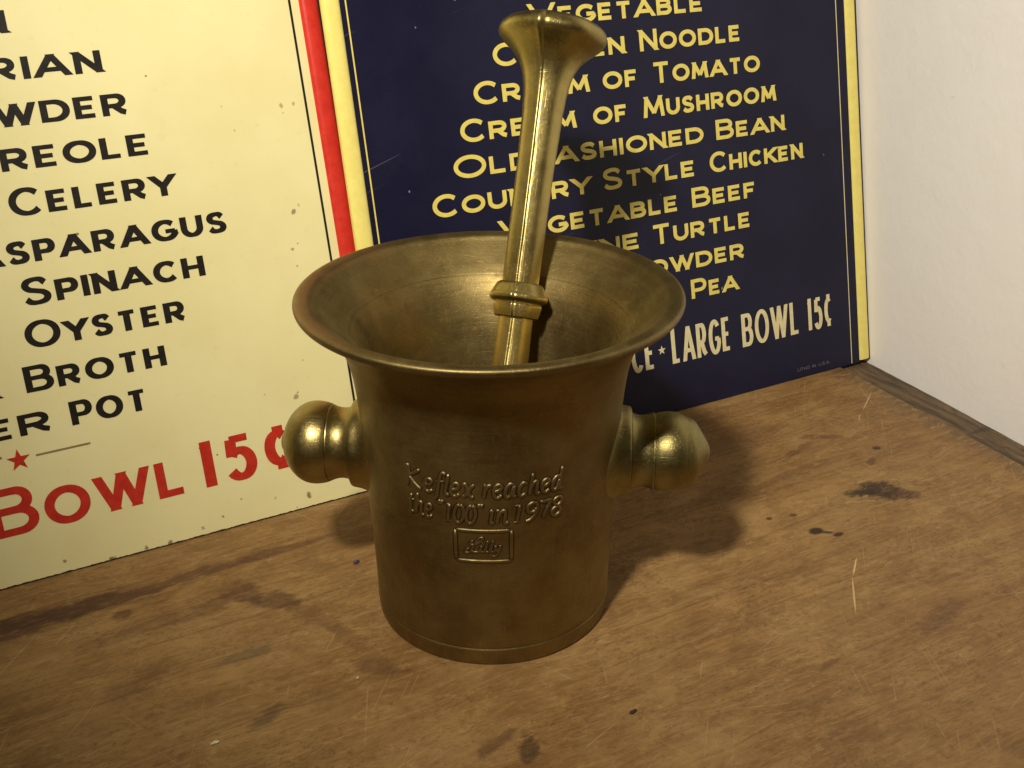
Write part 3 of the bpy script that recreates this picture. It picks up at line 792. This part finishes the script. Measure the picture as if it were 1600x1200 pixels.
# local: x -> e1 (toward the viewer), y -> e2 (to the right), z -> axis
pm = Matrix((e1, e2, pd)).transposed().to_4x4(); pm.translation = pb * S
pest = empty('pestle', pm)
tag(pest, 'brass pestle with flared head leaning back inside the mortar', 'pestle')
SEAM = radians(-15)
def seam(th, z):
    k = 1.0
    for c0 in (SEAM, SEAM + pi):
        d = (th - c0 + pi) % (2 * pi) - pi
        k += 0.055 * math.exp(-(abs(d) / 0.20) ** 1.3)
        k -= 0.022 * math.exp(-((d - 0.10) / 0.028) ** 2)
        k += 0.018 * math.exp(-((d) / 0.045) ** 2)
    k += 0.006 * cos(8 * (th - SEAM))
    return k
def pest_part(name, pr, n=220, facet=0.0):
    V, Fc = revolve([(r * 0.97 * S, z * S) for r, z in pr], n, mod=lambda th, z: seam(th + 0.05 * sin(z / S * 3.1) * 0.5, z) + facet * cos(8 * (th - SEAM)))
    return obj(name, V, Fc, BRP, pest, sharp=40)
lowp = [(0.0, -0.10), (0.08, -0.095), (0.15, -0.06), (0.185, 0.0), (0.185, 0.10), (0.165, 0.25), (0.135, 0.45), (0.117, 0.70), (0.108, 1.0), (0.103, 1.2), (0.1005, 1.345)]
lowp = [lowp[0]] + [tuple(q) for q in crom(lowp[1:], 6)]
upp = [(0.104, 1.50), (0.106, 1.60), (0.1065, 1.80), (0.1075, 2.05), (0.110, 2.22), (0.1145, 2.36), (0.118, 2.51)]
shaft = lowp + [tuple(q) for q in crom(upp, 6)]
pest_part('shaft', shaft)
col_p = [(0.098, 1.343), (0.120, 1.344), (0.1275, 1.349), (0.136, 1.380), (0.1415, 1.408), (0.1415, 1.415), (0.1375, 1.421), (0.1385, 1.427)]
col_p += [tuple(q) for q in crom([(0.1385, 1.427), (0.153, 1.433), (0.165, 1.444), (0.1700, 1.458), (0.1670, 1.471), (0.1600, 1.481)], 5)][1:]
col_p += [(0.1575, 1.486), (0.1545, 1.493), (0.140, 1.519), (0.130, 1.534), (0.118, 1.540), (0.100, 1.541)]
pest_part('collar', col_p, facet=0.005)
head_p = [tuple(q) for q in crom([(0.119, 2.545), (0.125, 2.63), (0.135, 2.70), (0.152, 2.765), (0.182, 2.822), (0.225, 2.872), (0.268, 2.908), (0.298, 2.935), (0.3125, 2.962), (0.308, 2.990), (0.290, 3.014), (0.258, 3.034), (0.20, 3.050), (0.12, 3.059), (0.04, 3.062)], 7)] + [(0.0, 3.062)]
head_p = [(q[0], q[1] - 0.048) for q in head_p]
pest_part('head', head_p)

# ------------------------------------------------------------------ crumbs on the table
def crumb(name, s, n, lx, ly, lz, ang, c, label, cat):
    bm = bmesh.new(); bmesh.ops.create_icosphere(bm, subdivisions=3, radius=1.0)
    rnd = random.Random(int(abs(s) * 1e5))
    ph = [rnd.uniform(0, 6) for _ in range(6)]
    for v in bm.verts:
        k = 1 + 0.14 * sin(3 * v.co.x + ph[0]) + 0.12 * sin(4 * v.co.y + ph[1]) + 0.10 * sin(5 * v.co.z + ph[2] + 2 * v.co.x)
        v.co = Vector((v.co.x * k * lx, v.co.y * k * ly, v.co.z * k * lz))
    zmin = min(v.co.z for v in bm.verts)
    for v in bm.verts: v.co.z -= zmin
    me = bpy.data.meshes.new(name); bm.to_mesh(me); bm.free()
    for p in me.polygons: p.use_smooth = True
    m = NT(name + '_material'); vv = m.co()
    m.set(Base_Color=m.mix(m.rng(m.noise(vv, 1500, 4), 0.4, 0.6), tuple(x * 0.6 for x in c), c), Roughness=0.7, Normal=m.bump(m.noise(vv, 2500, 3), 0.5, 0.0003))
    me.materials.append(m.m)
    o = bpy.data.objects.new(name, me); COL.objects.link(o)
    p = uv * s + nv * n
    o.matrix_world = Matrix.Translation((p.x, p.y, 0.00005)) @ Matrix.Rotation(A + ang, 4, 'Z')
    tag(o, label, cat)
crumb('crumb', -0.0342, 0.0413, 0.0014, 0.0006, 0.0006, 0.15, (0.075, 0.075, 0.13), 'bluish grey crumb on the table just left of the mortar', 'crumb')
crumb('wood_chip', -0.1062, -0.0256, 0.0013, 0.00055, 0.0003, 0.1, (0.85, 0.72, 0.48), 'pale cream wood chip lying at the lower left of the table', 'wood chip')
crumb('crumb', 0.0079, -0.0744, 0.0014, 0.00055, 0.0004, 0.2, (0.030, 0.018, 0.012), 'dark brown crumb on the bare table in front of the mortar', 'crumb')
crumb('wood_chip', -0.0586, -0.0190, 0.0005, 0.0004, 0.0003, 0.5, (0.80, 0.66, 0.40), 'tiny pale speck of wood close to the left front of the mortar base', 'wood chip')
